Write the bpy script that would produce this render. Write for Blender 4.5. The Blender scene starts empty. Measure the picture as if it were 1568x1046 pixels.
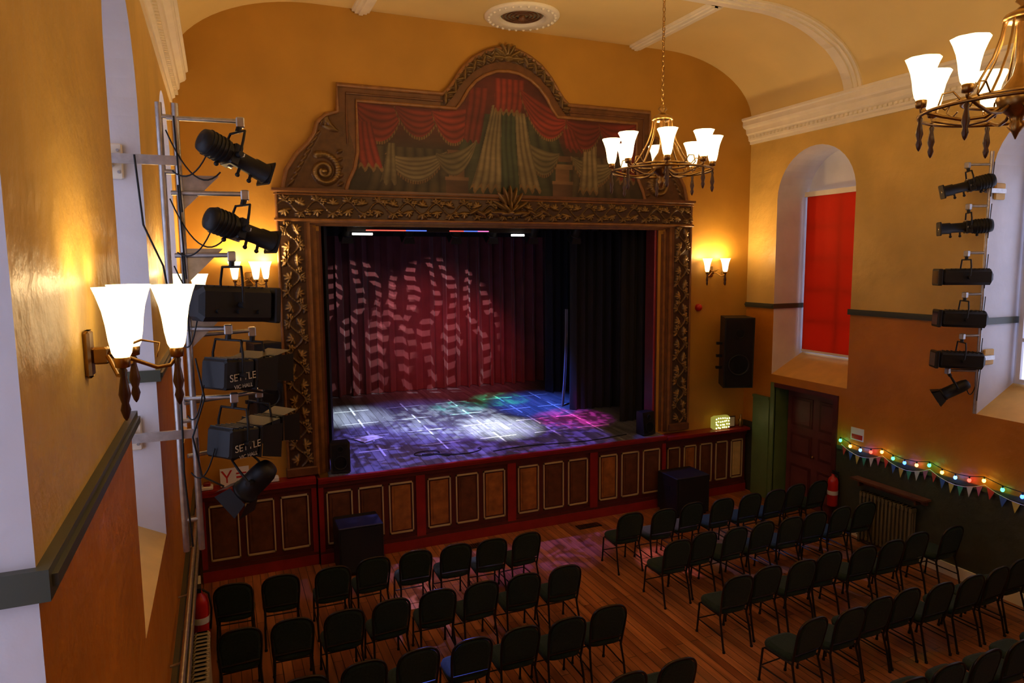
import bpy, math, random
import numpy as np
from math import sin, cos, pi, sqrt, radians
from mathutils import Vector, Matrix
random.seed(4); np.random.seed(4)
SC=bpy.context.scene; COL=bpy.context.collection

# ---------------------------------------------------------------- materials
def nt(name):
    m=bpy.data.materials.new(name); m.use_nodes=True
    t=m.node_tree; return m,t,t.nodes['Principled BSDF']
def mat(name,col,rough=.5,metal=0.,emit=None,es=0.,noise=0.,nscale=4.,bump=0.,bscale=40.,spec=.5,sheen=0.):
    m,t,b=nt(name)
    b.inputs['Base Color'].default_value=(*col,1); b.inputs['Roughness'].default_value=rough
    b.inputs['Metallic'].default_value=metal; b.inputs['Specular IOR Level'].default_value=spec
    if sheen: b.inputs['Sheen Weight'].default_value=sheen
    if emit: b.inputs['Emission Color'].default_value=(*emit,1); b.inputs['Emission Strength'].default_value=es
    tc=t.nodes.new('ShaderNodeTexCoord')
    if noise:
        n=t.nodes.new('ShaderNodeTexNoise'); n.inputs['Scale'].default_value=nscale; n.inputs['Detail'].default_value=6
        t.links.new(tc.outputs['Object'],n.inputs['Vector'])
        r=t.nodes.new('ShaderNodeValToRGB')
        r.color_ramp.elements[0].position=.3; r.color_ramp.elements[1].position=.7
        r.color_ramp.elements[0].color=(*[c*(1-noise) for c in col],1)
        r.color_ramp.elements[1].color=(*[min(1,c*(1+noise)) for c in col],1)
        t.links.new(n.outputs['Fac'],r.inputs['Fac']); t.links.new(r.outputs['Color'],b.inputs['Base Color'])
    if bump:
        n=t.nodes.new('ShaderNodeTexNoise'); n.inputs['Scale'].default_value=bscale; n.inputs['Detail'].default_value=4
        t.links.new(tc.outputs['Object'],n.inputs['Vector'])
        bp=t.nodes.new('ShaderNodeBump'); bp.inputs['Strength'].default_value=bump; bp.inputs['Distance'].default_value=.02
        t.links.new(n.outputs['Fac'],bp.inputs['Height']); t.links.new(bp.outputs['Normal'],b.inputs['Normal'])
    return m
def attr_mat(name,rough=.6,metal=0.,bump=0.):
    m,t,b=nt(name); b.inputs['Roughness'].default_value=rough; b.inputs['Metallic'].default_value=metal
    a=t.nodes.new('ShaderNodeAttribute'); a.attribute_name='Col'
    n=t.nodes.new('ShaderNodeTexNoise'); n.inputs['Scale'].default_value=14; n.inputs['Detail'].default_value=6
    mp=t.nodes.new('ShaderNodeMapRange'); mp.inputs[1].default_value=.3; mp.inputs[2].default_value=.7; mp.inputs[3].default_value=.7; mp.inputs[4].default_value=1.2
    t.links.new(n.outputs['Fac'],mp.inputs[0])
    mx=t.nodes.new('ShaderNodeVectorMath'); mx.operation='SCALE'
    t.links.new(a.outputs['Color'],mx.inputs[0]); t.links.new(mp.outputs[0],mx.inputs['Scale'])
    t.links.new(mx.outputs[0],b.inputs['Base Color'])
    return m
def wall_mat():
    m,t,b=nt('hall_wall_paint'); b.inputs['Roughness'].default_value=.42
    g=t.nodes.new('ShaderNodeNewGeometry'); s=t.nodes.new('ShaderNodeSeparateXYZ'); t.links.new(g.outputs['Position'],s.inputs[0])
    def step(z):
        q=t.nodes.new('ShaderNodeMath'); q.operation='GREATER_THAN'; q.inputs[1].default_value=z; t.links.new(s.outputs['Z'],q.inputs[0]); return q
    m1=t.nodes.new('ShaderNodeMix'); m1.data_type='RGBA'; m1.inputs[6].default_value=(.05,.052,.028,1); m1.inputs[7].default_value=(.56,.20,.013,1)
    m2=t.nodes.new('ShaderNodeMix'); m2.data_type='RGBA'; m2.inputs[7].default_value=(.70,.455,.115,1)
    t.links.new(step(1.42).outputs[0],m1.inputs[0]); t.links.new(m1.outputs[2],m2.inputs[6]); t.links.new(step(3.73).outputs[0],m2.inputs[0])
    n=t.nodes.new('ShaderNodeTexNoise'); n.inputs['Scale'].default_value=1.3; n.inputs['Detail'].default_value=8
    t.links.new(g.outputs['Position'],n.inputs['Vector'])
    mp=t.nodes.new('ShaderNodeMapRange'); mp.inputs[1].default_value=.3; mp.inputs[2].default_value=.7; mp.inputs[3].default_value=.82; mp.inputs[4].default_value=1.08
    t.links.new(n.outputs['Fac'],mp.inputs[0])
    v=t.nodes.new('ShaderNodeVectorMath'); v.operation='SCALE'; t.links.new(m2.outputs[2],v.inputs[0]); t.links.new(mp.outputs[0],v.inputs['Scale'])
    t.links.new(v.outputs[0],b.inputs['Base Color'])
    n2=t.nodes.new('ShaderNodeTexNoise'); n2.inputs['Scale'].default_value=5; n2.inputs['Detail'].default_value=5; t.links.new(g.outputs['Position'],n2.inputs['Vector'])
    bp=t.nodes.new('ShaderNodeBump'); bp.inputs['Strength'].default_value=.45; bp.inputs['Distance'].default_value=.05
    t.links.new(n2.outputs['Fac'],bp.inputs['Height']); t.links.new(bp.outputs['Normal'],b.inputs['Normal'])
    return m
def board_mat(name,c1,c2,cm,rough,pw=.11,pl=2.6,scuff=None):
    m,t,b=nt(name)
    g=t.nodes.new('ShaderNodeNewGeometry'); mp=t.nodes.new('ShaderNodeMapping'); mp.inputs['Rotation'].default_value=(0,0,pi/2)
    t.links.new(g.outputs['Position'],mp.inputs['Vector'])
    br=t.nodes.new('ShaderNodeTexBrick'); br.inputs['Scale'].default_value=1; br.inputs['Brick Width'].default_value=pl; br.inputs['Row Height'].default_value=pw
    br.inputs['Mortar Size'].default_value=.004; br.inputs['Color1'].default_value=(*c1,1); br.inputs['Color2'].default_value=(*c2,1); br.inputs['Mortar'].default_value=(*cm,1)
    t.links.new(mp.outputs[0],br.inputs['Vector'])
    n=t.nodes.new('ShaderNodeTexNoise'); n.inputs['Scale'].default_value=1.; n.inputs['Detail'].default_value=8
    m2=t.nodes.new('ShaderNodeMapping'); m2.inputs['Scale'].default_value=(14,1.2,1); t.links.new(g.outputs['Position'],m2.inputs['Vector']); t.links.new(m2.outputs[0],n.inputs['Vector'])
    r=t.nodes.new('ShaderNodeMapRange'); r.inputs[1].default_value=.3; r.inputs[2].default_value=.7; r.inputs[3].default_value=.6; r.inputs[4].default_value=1.3; t.links.new(n.outputs['Fac'],r.inputs[0])
    v=t.nodes.new('ShaderNodeVectorMath'); v.operation='SCALE'; t.links.new(br.outputs['Color'],v.inputs[0]); t.links.new(r.outputs[0],v.inputs['Scale'])
    out=v.outputs[0]
    if scuff:
        n3=t.nodes.new('ShaderNodeTexNoise'); n3.inputs['Scale'].default_value=7; n3.inputs['Detail'].default_value=9; n3.inputs['Roughness'].default_value=.75; n3.inputs['Distortion'].default_value=1
        t.links.new(g.outputs['Position'],n3.inputs['Vector'])
        r3=t.nodes.new('ShaderNodeMapRange'); r3.inputs[1].default_value=.60; r3.inputs[2].default_value=.68; t.links.new(n3.outputs['Fac'],r3.inputs[0])
        mx=t.nodes.new('ShaderNodeMix'); mx.data_type='RGBA'; mx.inputs[7].default_value=(*scuff,1); t.links.new(r3.outputs[0],mx.inputs[0]); t.links.new(out,mx.inputs[6]); out=mx.outputs[2]
    t.links.new(out,b.inputs['Base Color'])
    rr=t.nodes.new('ShaderNodeMapRange'); rr.inputs[3].default_value=rough-.1; rr.inputs[4].default_value=rough+.15; t.links.new(n.outputs['Fac'],rr.inputs[0]); t.links.new(rr.outputs[0],b.inputs['Roughness'])
    bp=t.nodes.new('ShaderNodeBump'); bp.inputs['Strength'].default_value=.3; bp.inputs['Distance'].default_value=.01
    t.links.new(br.outputs['Fac'],bp.inputs['Height']); bp.invert=True; t.links.new(bp.outputs['Normal'],b.inputs['Normal'])
    return m

WALL=wall_mat()
OCHRE=mat('front_wall_ochre',(.51,.258,.030),.6,noise=.10,nscale=1.2,bump=.2,bscale=9)
CEIL=mat('ceiling_cream',(.82,.62,.25),.6,noise=.05,nscale=1)
WHITE=mat('reveal_white',(.72,.71,.73),.6,noise=.06,nscale=3,bump=.2,bscale=10)
TRIMW=mat('moulding_cream',(.88,.80,.62),.5,noise=.05)
DADO=mat('dado_green_grey',(.06,.065,.04),.4)
SILL=mat('sill_ochre',(.70,.40,.09),.6,noise=.1)
FLOOR=board_mat('hall_floorboards',(.44,.155,.048),(.24,.072,.023),(.03,.012,.006),.30)
STAGEF=board_mat('stage_floorboards',(.19,.19,.21),(.13,.13,.15),(.03,.03,.03),.34,pw=.14,pl=3.,scuff=(.44,.44,.46))
BLACK=mat('matt_black',(.010,.010,.011),.7)
BLKP=mat('black_plastic',(.010,.010,.011),.48,bump=.1,bscale=200,spec=.35)
BLKM=mat('black_metal',(.009,.009,.010),.5,.0,spec=.35)
GRILL=mat('speaker_grille',(.008,.008,.009),.5,.3,bump=1,bscale=300)
STEEL=mat('galvanised_steel',(.50,.48,.46),.38,.85,noise=.15,nscale=20)
BRASS=mat('aged_brass',(.32,.18,.055),.32,1.,noise=.2,nscale=15)
DWOOD=mat('dark_turned_wood',(.06,.022,.01),.3)
RED=mat('stage_red_paint',(.26,.013,.012),.35,noise=.15,nscale=6)
MAROON=mat('maroon_paint',(.085,.013,.010),.4,noise=.2,nscale=6)
CREAM=mat('cream_bead',(.54,.41,.21),.45)
PANEL=mat('panel_wood',(.32,.115,.026),.4,noise=.35,nscale=7)
PANELD=mat('panel_wood_dark',(.12,.040,.016),.4,noise=.35,nscale=7)
PANELT=mat('panel_tan',(.55,.38,.16),.45,noise=.15,nscale=7)
BROWNM=mat('moulding_brown',(.135,.050,.016),.4,noise=.25,nscale=8)
BROWNL=mat('moulding_brown_light',(.25,.105,.028),.4,noise=.25,nscale=8)
GREENP=mat('green_paint',(.12,.18,.06),.45,noise=.1)
DOORM=mat('door_maroon',(.13,.032,.027),.4,noise=.15)
FABRIC=mat('chair_fabric_green',(.014,.028,.018),.9,noise=.3,nscale=60,sheen=.06,bump=.2,bscale=250,spec=.25)
CHFR=mat('chair_frame_black',(.03,.022,.018),.3,.6)
VELB=mat('black_drape',(.008,.007,.008),.9,sheen=.08)
VELR=mat('red_velvet',(.17,.036,.038),.85,sheen=.3,noise=.2,nscale=3)
EXTR=mat('extinguisher_red',(.5,.015,.01),.3)
RADM=mat('radiator_cream',(.16,.13,.07),.4)
RADL=mat('radiator_light',(.42,.34,.20),.4)
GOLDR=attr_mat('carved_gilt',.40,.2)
MURAL=attr_mat('painted_mural',.6)
PAPER=mat('white_card',(.75,.73,.68),.6)
LENS=mat('lamp_lens',(.10,.10,.12),.08,.6)
SHADE=mat('glowing_glass_shade',(.9,.85,.7),.3,emit=(1,.76,.40),es=3.4)
def emis(n,c,s): return mat(n,c,.4,emit=c,es=s)
PANE=emis('daylit_pane',(.62,.69,1.),1.8)

# ---------------------------------------------------------------- mesh builder
class MB:
    def __init__(s): s.v=[];s.f=[];s.m=[];s.sm=[];s.mats=[];s.T=[Matrix.Identity(4)]
    def push(s,M): s.T.append(s.T[-1]@M)
    def pop(s): s.T.pop()
    def add(s,vs,fs,m,smooth=False):
        if m not in s.mats: s.mats.append(m)
        k=s.mats.index(m); o=len(s.v); T=s.T[-1]
        s.v+= [tuple(T@Vector(p)) for p in vs]
        for f in fs: s.f.append([i+o for i in f]); s.m.append(k); s.sm.append(smooth)
    def box(s,x0,x1,y0,y1,z0,z1,m):
        s.add([(x0,y0,z0),(x1,y0,z0),(x1,y1,z0),(x0,y1,z0),(x0,y0,z1),(x1,y0,z1),(x1,y1,z1),(x0,y1,z1)],
              [(0,3,2,1),(4,5,6,7),(0,1,5,4),(1,2,6,5),(2,3,7,6),(3,0,4,7)],m)
    def cbox(s,x0,x1,y0,y1,z0,z1,c,m):
        def o(z,k): 
            return [(x0+k+c,y0+k,z),(x1-k-c,y0+k,z),(x1-k,y0+k+c,z),(x1-k,y1-k-c,z),(x1-k-c,y1-k,z),(x0+k+c,y1-k,z),(x0+k,y1-k-c,z),(x0+k,y0+k+c,z)]
        s.loft([o(z0,c),o(z0+c,0),o(z1-c,0),o(z1,c)],m)
    def loft(s,rings,m,smooth=False,caps=True):
        n=len(rings[0]); vs=[p for r in rings for p in r]; fs=[]
        for i in range(len(rings)-1):
            for j in range(n): a=i*n+j;b=i*n+(j+1)%n; fs.append((a,b,b+n,a+n))
        s.add(vs,fs,m,smooth)
        if caps:
            s.add(rings[0],[tuple(range(n))[::-1]],m); s.add(rings[-1],[tuple(range(n))],m)
    def cyl(s,p0,p1,r0,r1=None,m=None,seg=12,caps=True):
        if r1 is None: r1=r0
        p0=Vector(p0);p1=Vector(p1); d=(p1-p0).normalized(); a=Vector((0,0,1)) if abs(d.z)<.9 else Vector((1,0,0))
        u=d.cross(a).normalized(); w=d.cross(u)
        R=[[tuple(p+(u*cos(2*pi*i/seg)+w*sin(2*pi*i/seg))*r) for i in range(seg)] for p,r in((p0,r0),(p1,r1))]
        s.loft(R,m,True,caps)
    def tube(s,pts,r,m,seg=8):
        P=[Vector(p) for p in pts]; rings=[]; prev=None
        for i,p in enumerate(P):
            d=(P[min(i+1,len(P)-1)]-P[max(i-1,0)]).normalized()
            if prev is None: a=Vector((0,0,1)) if abs(d.z)<.9 else Vector((1,0,0)); u=d.cross(a).normalized()
            else: u=(prev-d*prev.dot(d)).normalized()
            prev=u; w=d.cross(u)
            rings.append([tuple(p+(u*cos(2*pi*j/seg)+w*sin(2*pi*j/seg))*r) for j in range(seg)])
        s.loft(rings,m,True)
    def lathe(s,prof,m,c=(0,0,0),seg=16,caps=True):
        s.loft([[(c[0]+r*cos(2*pi*j/seg),c[1]+r*sin(2*pi*j/seg),c[2]+z) for j in range(seg)] for r,z in prof],m,True,caps)
    def prism(s,pts,y0,y1,m):
        s.loft([[(x,y0,z) for x,z in pts],[(x,y1,z) for x,z in pts]],m)
    def sphere(s,c,r,m,seg=10,sz=1.):
        s.lathe([(r*sin(pi*i/6)+1e-4,-r*cos(pi*i/6)*sz) for i in range(7)],m,c,seg)
    def obj(s,name,loc=(0,0,0),parent=None,bevel=0):
        me=bpy.data.meshes.new(name); me.from_pydata(s.v,[],s.f)
        for m in s.mats: me.materials.append(m)
        me.polygons.foreach_set('material_index',s.m); me.polygons.foreach_set('use_smooth',s.sm); me.update()
        o=bpy.data.objects.new(name,me); o.location=loc; COL.objects.link(o)
        if parent: o.parent=parent
        if bevel:
            b=o.modifiers.new('bevel','BEVEL'); b.width=bevel; b.segments=2; b.limit_method='ANGLE'
        return o
def inst(o,name,loc,rz=0):
    q=bpy.data.objects.new(name,o.data); q.location=loc; q.rotation_euler=(0,0,rz); COL.objects.link(q); return q
def light(kind,name,loc,power,col,parent=None,target=None,size=.05,cone=40,blend=.3):
    l=bpy.data.lights.new(name,kind); l.energy=power; l.color=col
    o=bpy.data.objects.new(name,l); COL.objects.link(o); o.location=loc
    if kind in('POINT','SPOT'): l.shadow_soft_size=size
    if kind=='SPOT': l.spot_size=radians(cone); l.spot_blend=blend
    if target is not None:
        o.rotation_euler=(Vector(target)-Vector(loc)).to_track_quat('-Z','Y').to_euler()
    if parent: o.parent=parent
    return o
def sag(a,b,d,n=12):
    a=Vector(a);b=Vector(b); return [tuple(a.lerp(b,i/n)-Vector((0,0,d*4*(i/n)*(1-i/n)))) for i in range(n+1)]

# ---------------------------------------------------------------- room
XL,XR,YF,YB=-.5,9.63,10.85,-3.5
ZC,ZK=8.38,7.24
XM=(XL+XR)/2
DEP=.75; ZS0,ZS1=2.45,2.83; ZSP=5.72
def side_wall(name,X0,sg,rec,door=None):
    b=MB(); X1=X0+sg*DEP; ZT=7.3
    ys=[YB]
    for a,c in rec: ys+=[a,c]
    ys.append(YF)
    for i in range(0,len(ys),2): 
        b.add([(X0,ys[i],0),(X0,ys[i+1],0),(X0,ys[i+1],ZT),(X0,ys[i],ZT)],[(0,1,2,3)],WALL)
    for (a,c) in rec:
        if door and a<door[0]<c:
            d0,d1,dz=door
            for y0,y1,z0,z1 in((a,d0,0,ZS0),(d1,c,0,ZS0),(d0,d1,dz,ZS0)):
                b.add([(X0,y0,z0),(X0,y1,z0),(X0,y1,z1),(X0,y0,z1)],[(0,1,2,3)],WALL)
        else: b.add([(X0,a,0),(X0,c,0),(X0,c,ZS0),(X0,a,ZS0)],[(0,1,2,3)],WALL)
        r=(c-a)/2; ym=(a+c)/2; N=20
        arc=[(ym-r*cos(pi*i/N),ZSP+r*sin(pi*i/N)) for i in range(N+1)]
        for i in range(N):
            (y0,z0),(y1,z1)=arc[i],arc[i+1]
            b.add([(X0,y0,z0),(X0,y1,z1),(X0,y1,ZT),(X0,y0,ZT)],[(0,1,2,3)],WALL)
            b.add([(X0,y0,z0),(X0,y1,z1),(X1,y1,z1),(X1,y0,z0)],[(0,1,2,3)],WHITE,True)
        b.add([(X0,a,ZS0),(X0,a,ZSP),(X1,a,ZSP),(X1,a,ZS1)],[(0,1,2,3)],WHITE)
        b.add([(X0,c,ZS0),(X0,c,ZSP),(X1,c,ZSP),(X1,c,ZS1)],[(0,1,2,3)],WHITE)
        b.add([(X0,a,ZS0),(X0,c,ZS0),(X1,c,ZS1),(X1,a,ZS1)],[(0,1,2,3)],SILL)
        b.add([(X1,y,z) for y,z in [(a,ZS1)]+arc+[(c,ZS1)]],[tuple(range(N+3))],WHITE)
    return b.obj(name)
recL=[(.50,2.16),(4.33,6.04),(8.30,10.05)]
recR=[(.62,2.33),(4.48,6.21),(8.38,10.11)]
side_wall('wall_left',XL,-1,recL)
DOOR=(8.62,10.0,2.22)
side_wall('wall_right',XR,1,recR,DOOR)
b=MB(); b.box(XL-1,XR+1,YB-.2,YF,-.1,0,FLOOR); b.obj('floor')
b=MB(); b.box(XL-1,XR+1,YB-.2,YB,0,8.6,OCHRE); b.obj('wall_back')
prof=[]; A,B=2.0,ZC-ZK
for i in range(19): th=pi-pi/2*i/18; prof.append((XL+A+A*cos(th),ZK+B*sin(th)))
for i in range(19): th=pi/2-pi/2*i/18; prof.append((XR-A+A*cos(th),ZK+B*sin(th)))
b=MB(); n=len(prof)
vs=[(x,y,z) for y in (YB-.2,YF) for x,z in prof]
b.add(vs,[(i,i+1,n+i+1,n+i) for i in range(n-1)],CEIL,True)
b.obj('ceiling')
OX0,OX1,OZ0,OZ1=1.42,7.52,1.36,5.20
b=MB()
b.box(XL-1,OX0,YF,YF+.35,0,8.7,OCHRE); b.box(OX1,XR+1,YF,YF+.35,0,8.7,OCHRE); b.box(OX0,OX1,YF,YF+.35,OZ1,8.7,OCHRE)
b.obj('wall_front')
def cornice(X0,sg):
    pr=[(0,6.83),(.03,6.83),(.035,6.88),(.07,6.90),(.075,6.97),(.13,7.02),(.14,7.10),(.20,7.13),(.22,7.16),(.22,7.24),(.25,7.26),(.25,7.30),(0,7.30)]
    b=MB(); b.loft([[(X0-sg*dx,y,z) for dx,z in pr] for y in (YB,YF-.002)],TRIMW)
    y=YB+.05
    while y<YF-.05: b.box(min(X0-sg*.07,X0-sg*.11),max(X0-sg*.07,X0-sg*.11),y,y+.045,6.93,6.97,TRIMW); y+=.09
    return b
cornice(XL,-1).obj('trim_1'); cornice(XR,1).obj('trim_2')
def rib(yc,name):
    b=MB()
    for w,d in((.34,.035),(.24,.065),(.10,.09)):
        inner=[]
        for i,(x,z) in enumerate(prof):
            x2=XM+(x-XM)*(1-d/5.06); z2=z-d*(.9 if z>8 else .5); inner.append((x2,z2))
        ring=lambda y:[(x,y,z) for x,z in prof]+[(x,y,z) for x,z in inner]
        n=len(prof); R0=ring(yc-w/2);R1=ring(yc+w/2); vs=R0+R1; fs=[]; N=2*n
        for i in range(n-1):
            fs+=[(n+i,n+i+1,N+n+i+1,N+n+i),(i,i+1,n+i+1,n+i),(N+i,N+i+1,N+n+i+1,N+n+i)]
        b.add(vs,fs,TRIMW)
    return b.obj(name)
rib(8.50,'trim_3'); rib(4.6,'trim_4'); rib(.7,'trim_5')
b=MB()
for x in (2.15,6.98):
    for w,d in((.26,.02),(.18,.045),(.06,.065)):
        b.box(x-w/2,x+w/2,8.68,YF-.01,ZC-d-.02,ZC,TRIMW); b.box(x-w/2,x+w/2,4.8,8.3,ZC-d-.02,ZC,TRIMW)
b.obj('trim_6')
for nm,X0,sg,rec in(('trim_7',XL,-1,recL),('trim_8',XR,1,recR)):
    b=MB(); prev=YB
    def rail(x0,x1,y0,y1):
        b.box(min(x0,x1),max(x0,x1),y0,y1,3.70,3.79,DADO); 
    for a,c in rec+[(YF,None)]:
        rail(X0,X0-sg*.035,prev,a)
        b.box(min(X0,X0-sg*.05),max(X0,X0-sg*.05),prev,a,3.73,3.765,DADO)
        if c:
            rail(X0-sg*.035,X0+sg*(DEP-.02),a,a+.03); rail(X0-sg*.035,X0+sg*(DEP-.02),c-.03,c); prev=c
    b.obj(nm)
b=MB(); b.box(XR-.03,XR,YB,8.5,0,.18,TRIMW); b.box(XR-.04,XR,YB,8.5,1.40,1.46,DADO); b.obj('baseboard_right')
b=MB(); b.box(XL,XL+.03,YB,10.5,0,.18,TRIMW); b.box(XL,XL+.04,YB,10.5,1.40,1.46,DADO); b.obj('baseboard_left')
def window(name,X0,sg,a,c,blind):
    b=MB(); X1=X0+sg*(DEP-.02); y0,y1=a+.10,c-.10; z0,z1=ZS1+.06,5.80
    def bx(xa,xb,*r): b.box(min(xa,xb),max(xa,xb),*r)
    bx(X1,X1-sg*.01,y0,y1,z0,z1,PANE)
    for y in (y0-.03,y1-.03,(y0+y1)/2-.03): bx(X1-sg*.01,X1-sg*.06,y,y+.06,z0-.03,z1+.03,WHITE)
    for i in range(6): z=z0-.03+(z1-z0)*i/5; bx(X1-sg*.01,X1-sg*.055,y0,y1,z,z+.05,WHITE)
    if blind:
        bx(X1-sg*.09,X1-sg*.13,y0-.04,y1+.04,z1-.02,z1+.07,TRIMW)
        bx(X1-sg*.09,X1-sg*.095,y0,y1,z0+.02,z1,blind); bx(X1-sg*.085,X1-sg*.11,y0,y1,z0-.02,z0+.02,TRIMW)
    return b.obj(name)
m,t,pb=nt('red_roller_blind'); 
tr=t.nodes.new('ShaderNodeBsdfTranslucent'); tr.inputs[0].default_value=(.75,.06,.02,1); mx=t.nodes.new('ShaderNodeMixShader'); mx.inputs[0].default_value=.42
pb.inputs['Base Color'].default_value=(.62,.055,.018,1); pb.inputs['Roughness'].default_value=.8; pb.inputs['Specular IOR Level'].default_value=.15
t.links.new(pb.outputs[0],mx.inputs[1]); t.links.new(tr.outputs[0],mx.inputs[2]); t.links.new(mx.outputs[0],t.nodes['Material Output'].inputs[0]); BLIND=m
k=1
for X0,sg,rec in((XL,-1,recL),(XR,1,recR)):
    for i,(a,c) in enumerate(rec):
        window('window_%d'%k,X0,sg,a,c,BLIND if (sg==1 and i==2) else None); k+=1
b=MB(); d0,d1,dz=DOOR
b.add([(XR,d0,0),(XR+.8,d0,0),(XR+.8,d0,dz),(XR,d0,dz)],[(0,1,2,3)],MAROON)
b.add([(XR,d1,0),(XR+.8,d1,0),(XR+.8,d1,dz),(XR,d1,dz)],[(0,1,2,3)],GREENP)
b.add([(XR,d0,dz),(XR+.8,d0,dz),(XR+.8,d1,dz),(XR,d1,dz)],[(0,1,2,3)],MAROON)
b.add([(XR+.8,d0,0),(XR+.8,d1,0),(XR+.8,d1,dz),(XR+.8,d0,dz)],[(0,1,2,3)],MAROON)
b.box(XR-.03,XR+.02,d1,d1+.09,0,dz+.08,GREENP); b.box(XR-.03,XR+.02,d0-.09,d0,0,dz+.08,MAROON); b.box(XR-.03,XR+.02,d0,d1,dz,dz+.08,MAROON)
b.box(XR-.05,XR-.003,d1+.1,YF-.32,0,1.95,GREENP); b.box(XR-.07,XR-.003,d1+.1,YF-.32,1.95,2.0,GREENP)
X=XR+.30
b.box(X,X+.045,d0+.02,d1-.04,0.01,dz-.05,DOORM)
for y0,y1 in((d0+.12,d0+.58),(d0+.74,d1-.14)):
    for z0,z1 in((.15,.75),(.95,1.35),(1.5,2.05)):
        b.box(X-.012,X,y0,y1,z0,z1,MAROON); b.box(X-.02,X-.012,y0+.05,y1-.05,z0+.05,z1-.05,DOORM)
b.sphere((X-.05,d0+.66,1.0),.03,BRASS)
b.obj('door_1')

# ---------------------------------------------------------------- proscenium
def relief(name,x0,x1,z0,z1,res,hf,y,material,mask=None,colf=None,parent=None):
    nx=int((x1-x0)/res)+1; nz=int((z1-z0)/res)+1
    X,Z=np.meshgrid(np.linspace(x0,x1,nx),np.linspace(z0,z1,nz),indexing='ij')
    Hh=hf(X,Z); Y=y-Hh
    V=np.stack([X,Y,Z],-1).reshape(-1,3)
    idx=np.arange(nx*nz).reshape(nx,nz)
    F=np.stack([idx[:-1,:-1],idx[1:,:-1],idx[1:,1:],idx[:-1,1:]],-1).reshape(-1,4)
    if mask is not None:
        mk=mask(X,Z).reshape(-1); F=F[mk[F].all(1)]
    me=bpy.data.meshes.new(name); me.from_pydata(V.tolist(),[],F.tolist())
    ca=me.color_attributes.new('Col','FLOAT_COLOR','POINT')
    c=colf(X,Z,Hh).reshape(-1,3); ca.data.foreach_set('color',np.concatenate([c,np.ones((len(c),1))],1).astype(np.float32).ravel())
    me.polygons.foreach_set('use_smooth',[True]*len(me.polygons)); me.materials.append(material); me.update()
    o=bpy.data.objects.new(name,me); COL.objects.link(o)
    if parent: o.parent=parent
    return o
def mkh(bumps):
    def f(X,Z):
        Hh=np.zeros_like(X)
        for cx,cz,rx,rz,a,h in bumps:
            dx=X-cx;dz=Z-cz; u=(dx*cos(a)+dz*sin(a))/rx; w=(-dx*sin(a)+dz*cos(a))/rz
            q=np.clip(1-u*u-w*w,0,None); Hh=np.maximum(Hh,h*np.sqrt(q)*(.75+.25*np.cos(w*5)))
        for _ in (): pass
        return Hh
    return f
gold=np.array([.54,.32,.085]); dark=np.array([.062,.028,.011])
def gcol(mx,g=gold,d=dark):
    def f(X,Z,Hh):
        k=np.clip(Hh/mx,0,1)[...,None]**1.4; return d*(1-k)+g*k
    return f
FX0,FX1,FZ0,FZ1=.81,8.19,5.25,5.68
FC=4.5
PF=bpy.data.objects.new('proscenium_arch',None); COL.objects.link(PF)
b=MB(); Y0=YF-.10
b.box(FX0,FX0+.42,Y0,YF-.001,1.38,FZ1,BROWNM); b.box(FX1-.42,FX1,Y0,YF-.001,1.38,FZ1,BROWNM); b.box(FX0+.42,FX1-.42,Y0,YF-.001,FZ0,FZ1,BROWNM)
def frame_bead(inset,r,m,y):
    x0,x1,z1=FX0+inset,FX1-inset,FZ1-inset
    b.tube([(x0,y,1.39),(x0,y,z1)],r,m); b.tube([(x1,y,1.39),(x1,y,z1)],r,m)
frame_bead(.01,.022,BROWNL,Y0); 
for z in (FZ1,FZ0+.01,FZ1-.05): b.tube([(FX0-.03,Y0-.01,z),(FX1+.03,Y0-.01,z)],.024 if z!=FZ1-.05 else .012,BROWNL)
b.box(FX0-.05,FX1+.05,Y0-.05,YF-.001,FZ1,FZ1+.035,BROWNM)
for i,(ins,w,dy) in enumerate(((.42,.05,.09),(.47,.045,.06),(.515,.05,.03),(.565,.045,.015))):
    mm=(BROWNL,BROWNM,BROWNL,BROWNM)[i]
    b.box(FX0+ins,FX0+ins+w,YF-dy,YF-.001,1.38,FZ0+.0-(ins-.42),mm); b.box(FX1-ins-w,FX1-ins,YF-dy,YF-.001,1.38,FZ0-(ins-.42),mm)
    b.box(FX0+ins,FX1-ins,YF-dy-.001,YF-.001,FZ0-.03-(ins-.42)*.3,FZ0-(ins-.42)*.3,mm)
b.box(OX1-.03,OX1-.001,YF+.002,YF+.35,1.40,5.19,MAROON); b.box(OX0+.001,OX0+.03,YF+.002,YF+.35,1.40,5.19,MAROON)
b.tube([(OX1-.05,YF+.02,1.40),(OX1-.05,YF+.02,5.18)],.022,RED); 
for x in (FX0-.02,FX1-.44):
    b.cbox(x,x+.46,Y0-.03,YF-.001,1.38,1.52,.015,BROWNM)
b.obj('frame_boards',parent=PF)
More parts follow.
